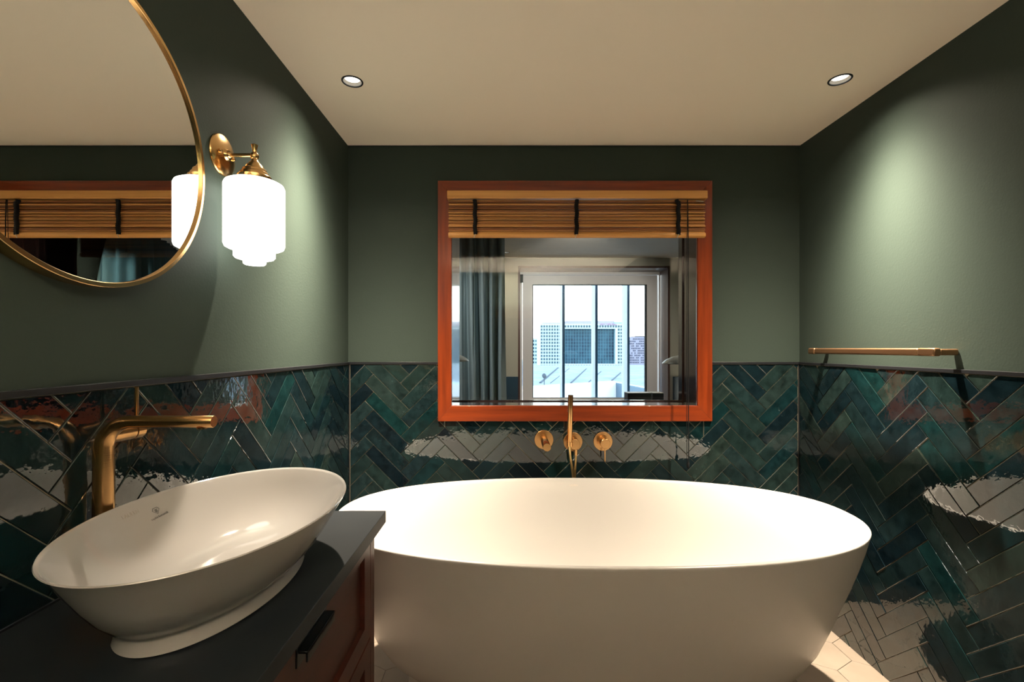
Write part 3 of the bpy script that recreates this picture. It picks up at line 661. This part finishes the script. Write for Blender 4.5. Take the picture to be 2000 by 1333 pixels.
for (s0, s1) in ((1.0, 0.80),):
    o_ = [(-0.0085, 0.0015), (-0.005, 0.0065), (0.005, 0.0065), (0.0085, 0.0015), (0, -0.0080)]
    n_ = 5; V = [(x * s0, y * s0, 0) for x, y in o_] + [(x * s1 * 0.97, y * s1 * 0.97, 0) for x, y in o_]
    dm.append((V, [[i, (i + 1) % 5, 5 + (i + 1) % 5, 5 + i] for i in range(5)]))
dm.append(([(-0.0045, 0.003, 0), (0.0045, 0.003, 0), (0.0028, 0.0012, 0), (-0.0028, 0.0012, 0)], [[0, 1, 2, 3]]))
dm.append(([(-0.0010, 0.002, 0), (0.0010, 0.002, 0), (0.0035, -0.0012, 0), (0, -0.0048, 0), (-0.0035, -0.0012, 0)], [[0, 1, 2, 3, 4]]))
decal(bb, bs, (304.5, 998), None, 0, m_ink, 'printed_diamond', (0, 1, 0), base=join(*dm))
decal(body, tb, (1120.5, 948.5), 'LAUFEN', 0.0105, m_ink3, 'printed_name', (1, 0, 0))

# ------------------------------------------------------------------ basin mixer
FX, FY = -0.760, 0.876; FZ = CH - 0.1377
ft = thing('basin_mixer', 'tall brushed brass basin mixer behind the vessel basin', 'tap', (FX, FY, CT))
zz = FZ - CT; pts = [(0, 0, 0.0), (0, 0, 0.06), (0, 0, 0.12), (0, 0, zz - 0.062)]; rad = [0.0185, 0.0178, 0.0172, 0.0165]
for k in range(1, 13):
    a = k / 12 * math.pi / 2; pts.append((0.052 - 0.052 * math.cos(a), 0, zz - 0.052 + 0.052 * math.sin(a))); rad.append(0.0165 - 0.005 * k / 12)
pts += [(0.09, 0, zz), (0.15, 0, zz), (0.2065, 0, zz), (0.2075, 0, zz)]; rad += [0.0113, 0.0113, 0.0113, 0.0105]
mesh('spout', tube(pts, rad, 28), m_brass, ft, 50)
mesh('base_ring', lathe([(0.024, 0), (0.024, 0.004), (0.019, 0.006)], n=32), m_brass, ft, 40)
mesh('aerator', lathe([(0.009, 0), (0.009, 0.003)], (0.185, 0, zz - 0.0135), n=20), m_brass, ft, 40)
mesh('valve_body', lathe([(0.0165, 0), (0.0165, 0.048)], (0.0, 0.008, zz - 0.027), (0.12, 1, 0), n=32), m_brass, ft, 40)
kn = mesh('knob', lathe([(0.0165, 0.051), (0.0165, 0.068), (0.0155, 0.069)], (0.0, 0.008, zz - 0.027), (0.12, 1, 0), n=32), m_brass, ft, 40)
mesh('lever_pin', tube([(0.007, 0.069, zz - 0.020), (0.007, 0.069, CH - 0.0775 - CT)], 0.0036, 12), m_brass, kn, 40)

# ------------------------------------------------------------------ round mirror
MX_, MY_, MZ_, MR = -0.766, 0.870, CH + 0.4252, 0.309
mi = thing('round_mirror', 'large round mirror in a thin brass rim on the green wall', 'mirror', (XL, MY_, MZ_))
md = MX_ - XL
mesh('mirror_glass', lathe([(MR - 0.006, 0.003), (MR - 0.006, md - 0.006)], (0, 0, 0), (1, 0, 0), 160), m_mirror, mi)
mesh('rim', lathe([(MR - 0.004, 0.001), (MR, 0.001), (MR, md - 0.001), (MR - 0.001, md), (MR - 0.0085, md), (MR - 0.0095, md - 0.001), (MR - 0.0095, md - 0.006), (MR - 0.004, md - 0.006)], (0, 0, 0), (1, 0, 0), 160, False, False), m_bright, mi, 40)

# ------------------------------------------------------------------ sconce
SY = 1.295; SXX = -0.704
sc_ = thing('wall_sconce', 'lit brass sconce with a stepped opal glass shade beside the mirror', 'lamp', (XL, SY, CH + 0.54))
ax_ = SXX - XL; zA = P(0, 303.5, SY).z - (CH + 0.54)
mesh('backplate', lathe([(0.056, 0), (0.0565, 0.003), (0.055, 0.006), (0.045, 0.011), (0.028, 0.014), (0.016, 0.016), (0.013, 0.022)], (0, 0, zA), (1, 0, 0), 48), m_bright, sc_, 30)
mesh('screw', join(lathe([(0.006, 0.0), (0.006, 0.005), (0.003, 0.008)], (0.012, -0.03, zA), (1, 0, 0), 14), lathe([(0.006, 0.0), (0.006, 0.005), (0.003, 0.008)], (0.012, 0.03, zA), (1, 0, 0), 14)), m_bright, sc_, 40)
mesh('arm', lathe([(0.010, 0.014), (0.009, 0.024), (0.0055, 0.028), (0.0055, ax_)], (0, 0, zA), (1, 0, 0), 24), m_bright, sc_, 40)
def hz(v): return P(0, v, SY).z - (CH + 0.54)
def ab(*pr): return [(r, h - 0.54) for r, h in pr]
mesh('finial', lathe(ab((0.006, 0.5245), (0.0095, 0.528), (0.0108, 0.534), (0.0105, 0.538), (0.0085, 0.5425), (0.0055, 0.545), (0.0055, 0.549), (0.0078, 0.562), (0.0088, 0.5655), (0.007, 0.567)), (ax_, 0, 0), n=28), m_bright, sc_, 30)
mesh('fitter', lathe(ab((0.043, 0.458), (0.0438, 0.460), (0.0438, 0.476), (0.0425, 0.478), (0.038, 0.4795), (0.0365, 0.486), (0.0345, 0.488), (0.0325, 0.489), (0.031, 0.4955), (0.029, 0.4975), (0.0255, 0.4985), (0.022, 0.506), (0.016, 0.5135), (0.0105, 0.519), (0.008, 0.525)), (ax_, 0, 0), n=44), m_bright, sc_, 30)
mesh('set_screw', lathe([(0.004, 0), (0.004, 0.006)], (ax_ + 0.012, -0.0415, 0.468 - 0.54), (0.2, -1, 0), 12), m_bright, sc_, 40)
r_ = 0.0767
shd = mesh('shade', lathe(ab((0.006, 0.2320), (0.025, 0.2325), (0.0285, 0.2355), (0.0292, 0.2465), (0.040, 0.2470), (0.048, 0.2495), (0.0522, 0.2545), (0.0528, 0.2745), (0.066, 0.2755), (0.0735, 0.2795), (r_, 0.288), (r_, 0.448), (0.0735, 0.4555), (0.066, 0.4595), (0.050, 0.4615), (0.036, 0.462)), (ax_, 0, 0), n=64), m_shade, sc_, 40)

up = thing('added_uplighter', 'long brass trough uplighter added behind the viewer to brighten the ceiling', 'lamp', (0.33, YF, 1.66))  # housing added around the ceiling fill lamp
mesh('trough', boxes((-0.48, 0.48, 0.0005, 0.006, 0, 0.06), (-0.48, 0.48, 0.184, 0.19, 0, 0.088), (-0.48, 0.48, 0.0005, 0.19, -0.004, 0), (-0.486, -0.48, 0.0005, 0.19, -0.004, 0.06), (0.48, 0.486, 0.0005, 0.19, -0.004, 0.06)), m_bright, up)
# ------------------------------------------------------------------ towel bar
tr = thing('towel_bar', 'brushed brass towel bar on the right wall above the tiles', 'towel bar', (XR, 1.8, CH - 0.012))
pj = 0.072; L0, L1 = 1.498 - 1.8, 2.115 - 1.8
def rbar(x0, x1, y0, y1, hz_, name, m, par):
    o = box(name, (x0, x1, y0, y1, -hz_, hz_), m, par); bev(o, 0.006, 4); return o
rbar(-pj - 0.011, -pj + 0.011, L0 + 0.06, L1 - 0.03, 0.0125, 'bar', m_dull, tr)
rbar(-pj - 0.0125, -pj + 0.0125, L0 - 0.002, L0 + 0.062, 0.0135, 'end_sleeve', m_dull, tr); rbar(-pj - 0.0125, -pj + 0.0125, L1 - 0.032, L1 + 0.012, 0.0135, 'end_sleeve', m_dull, tr)
rbar(-pj + 0.010, -0.0005, L0 + 0.0, L0 + 0.022, 0.0105, 'bracket', m_dull, tr); rbar(-pj + 0.010, -0.0005, L1 - 0.012, L1 + 0.010, 0.0105, 'bracket', m_dull, tr)

# ------------------------------------------------------------------ bath taps
TY = YB - 0.0088
def plate(par, c): return mesh('wall_plate', lathe([(0.046, 0), (0.047, 0.001), (0.047, 0.006), (0.046, 0.007)], c, (0, -1, 0), 56), m_brass, par, 40)
c1 = P(1062.2, 859, TY); s1 = thing('bath_spout', 'brass wall spout, leftmost fitting over the bathtub', 'tap', c1); plate(s1, (0, 0, 0))
mesh('spout', lathe([(0.0185, 0.006), (0.0185, 0.186), (0.0178, 0.187)], (0, 0, 0), (0, -1, 0), 36), m_brass, s1, 40)
c2 = P(1118.8, 863, TY); s2 = thing('shower_holder', 'brass wall outlet and holder for the hand shower, middle fitting', 'shower holder', c2); plate(s2, (0, 0, 0))
mesh('holder_body', lathe([(0.0255, 0.006), (0.0255, 0.072), (0.0245, 0.073)], (0, 0, 0), (0, -1, 0), 40), m_brass, s2, 40)
ho = P(1124.8, 880, TY - 0.055) - c2
mesh('outlet_nut', lathe([(0.0085, 0), (0.0085, 0.028)], ho + Vector((0, 0, -0.024)), (0, 0, 1), 20), m_brass, s2, 40)
mesh('cradle', lathe([(0.0145, -0.010), (0.0145, 0.010)], P(1113, 868, TY - 0.082) - c2, (0, 0, 1), 24), m_brass, s2, 40)
c3 = P(1177.3, 862.3, TY); s3 = thing('bath_mixer', 'brass wall mixer with thin pin lever, rightmost fitting over the bathtub', 'tap', c3); plate(s3, (0, 0, 0))
mesh('collar', lathe([(0.029, 0.006), (0.029, 0.024)], (0, 0, 0), (0, -1, 0), 40), m_brass, s3, 40)
k3 = mesh('knob', lathe([(0.0235, 0.026), (0.0235, 0.064), (0.0225, 0.065)], (0, 0, 0), (0, -1, 0), 40), m_brass, s3, 40)
mesh('lever_pin', tube([(0, -0.052, -0.02), (0, -0.052, -0.088)], 0.0034, 12), m_brass, k3, 40)
hy = TY - 0.082; ht = P(1114.6, 772.5, hy); hb_ = P(1112.6, 866, hy)
hs = thing('hand_shower', 'slim brass stick hand shower standing in its holder', 'hand shower', hb_)
dv = ht - hb_
mesh('wand', tube([Vector((0, 0, 0)), dv * 0.2, dv * 0.21, dv * 0.995, dv], [0.0115, 0.0118, 0.0125, 0.0125, 0.0115], 24), m_brass, hs, 40)
nz = []
for k in range(9): nz.append(lathe([(0.0018, 0), (0.0014, 0.003)], dv * (0.66 + 0.036 * k) + Vector((-0.0122, -0.002, 0)), (-1, -0.15, 0), 8))
o = mesh('spray_nozzles', join(*nz), m_ink, hs); o['label'] = 'row of dark spray nozzles'
cap = mesh('end_cap', lathe([(0.0123, 0), (0.0110, 0.002)], dv, dv, 24), m_ink, hs, 40); cap['label'] = 'dark end cap'
hp = [hb_ + Vector((0, 0, 0.0)), P(1113.2, 885, hy + 0.005), P(1116.5, 910, hy + 0.02), P(1119.3, 930, hy + 0.03), P(1120.6, 950, hy + 0.035), P(1121.6, 965, hy + 0.037), P(1122.6, 971, hy + 0.037),
      P(1123.2, 965, hy + 0.037), P(1123.0, 950, hy + 0.036), P(1122.6, 930, hy + 0.034), P(1124.0, 905, hy + 0.03), c2 + ho + Vector((0, 0, -0.02))]
hpl = [p_ - hb_ for p_ in spline(hp)]
mesh('hose', tube(hpl, 0.0062, 10), mat('brass_hose', (0.62, 0.45, 0.2), 0.3, 1.0, bump=((1, 1, 900), 0.3, 0.002)), hs, 60)

# ------------------------------------------------------------------ bamboo blind
YL = 2.255
bl = thing('bamboo_blind', 'bamboo roller blind drawn up at the top of the wooden window', 'blind', (P(1126, 0, YL).x, YL, P(0, 373, YL).z))
B0 = Vector(bl.location)
def lp(u, v, y=YL): return P(u, v, y) - B0
a, b = lp(873.5, 389), lp(1380.5, 373.5)
box('headrail', (a.x, b.x, -0.014, 0.044, a.z, b.z), m_bamboo, bl, 0.004)
br = mesh('bottom_rail', lathe([(0.0125, 0), (0.0135, 0.004), (0.0135, lp(1377, 0).x - lp(876, 0).x - 0.004), (0.012, lp(1377, 0).x - lp(876, 0).x)], (lp(876, 0).x, 0.002, lp(0, 459.5).z), (1, 0, 0), 24), m_bamboo, bl, 40)
zs0, zs1 = lp(0, 454.5).z, lp(0, 391).z; nS = 24; rd = random.Random(11)
bam = [wood('bamboo_%d' % i, c, tuple(q * 1.35 for q in c), (1.5, 200, 200), 0.5, 0) for i, c in enumerate(((0.40, 0.17, 0.05), (0.30, 0.11, 0.03), (0.55, 0.27, 0.085), (0.38, 0.19, 0.06), (0.20, 0.07, 0.022)))]
x0_, x1_ = lp(876.5, 0).x, lp(1376, 0).x; st = (zs1 - zs0) / nS
for i in range(nS):
    z = zs0 + (i + 0.5) * st; rr_ = st * rd.uniform(0.40, 0.53); yy = rd.uniform(-0.006, 0.006)
    d0, d1 = rd.uniform(-0.002, 0.001), rd.uniform(-0.001, 0.002)
    o = mesh('slat', join(tube([(x0_ + d0, yy, z), (x1_ + d1, yy, z + rd.uniform(-0.0008, 0.0008))], rr_, 8), boxes((x0_ + 0.001, x1_ - 0.001, yy + 0.004, yy + 0.016, z - st * 0.3, z + st * 0.3))), bam[rd.randrange(5)] if i % 4 else bam[2], bl, 60)
for u in (928, 1126, 1325):
    pp = []; rdd = []
    for k in range(34):
        t = k / 33; pp.append(lp(u + math.sin(k * 0.5 + u) * 0.7 - (3 if (u > 1300 and k < 3) else 0), 390 + 68 * t, YL - 0.014)); rdd.append(0.0085 + 0.0022 * (k % 2))
    mesh('strap', tube(pp, rdd, 10), m_black, bl, 60)
    kn_ = mesh('cord_knot', tube([lp(u + 1.5, 456, YL - 0.018), lp(u - 2.5, 464.5, YL - 0.018)], 0.0016, 6), mat('pale_knot', (0.6, 0.58, 0.52), 0.6), bl); 
cp = [lp(1343, 390, YL - 0.02), lp(1343.8, 430, YL - 0.022), lp(1344.2, 480, YL - 0.022), lp(1344.0, 600, YL - 0.022), lp(1344.6, 800, YL - 0.024), lp(1345.0, 880, YL - 0.024), lp(1345, 905, YL - 0.024)]
mesh('pull_cord', tube(cp, 0.0024, 8), m_black, bl, 60)
mesh('pull_cord', tube([lp(1343, 390, YL - 0.012)] + [lp(u_, v_, YL - 0.012) for u_, v_ in ((1342.5, 430), (1341.5, 480), (1340.8, 600), (1341.3, 800), (1341.6, 885), (1342, 905))], 0.0014, 8), m_black, bl, 60)
mesh('cord_pull', lathe([(0.003, 0), (0.006, -0.006), (0.006, -0.025), (0.004, -0.03)], lp(1344, 903, YL - 0.02), n=14), m_black, bl, 40)
mesh('cord_cleat', tube([lp(1359, 392.5, YL - 0.012), lp(1374, 394, YL - 0.012)], 0.0022, 8), m_ink2, bl)

# ------------------------------------------------------------------ downlights
first = None
names = ['recessed downlight with black ring in the ceiling, left one', 'recessed downlight with black ring in the ceiling, right one',
         'recessed fill downlight added in the bedroom ceiling on the right', 'recessed downlight in the bedroom ceiling by the curtain', 'recessed fill downlight added in the bedroom ceiling before the grey curtain']
for i, (a, b) in enumerate(holes):
    t = thing('downlight', names[i], 'downlight', (a, b, ZC), 'recessed ceiling downlights')
    if first is None:
        ring = mesh('trim_ring', lathe([(0.0335, 0.002), (0.0335, -0.002), (0.0345, -0.003), (0.0385, -0.003), (0.040, -0.001), (0.040, 0.0)], n=48, cap0=False, cap1=False), m_trim, t, 40)
        cup = mesh('reflector', lathe([(0.0338, 0.0), (0.032, 0.005), (0.0285, 0.011)], n=48, cap0=False, cap1=False), m_cup, t, 60)
        led = mesh('led', lathe([(0.0288, 0.011), (0.0288, 0.013)], n=40), m_led, t, 40)
        first = (ring, cup, led)
    else:
        for q in first:
            c = q.copy(); COL.objects.link(c); c.parent = t
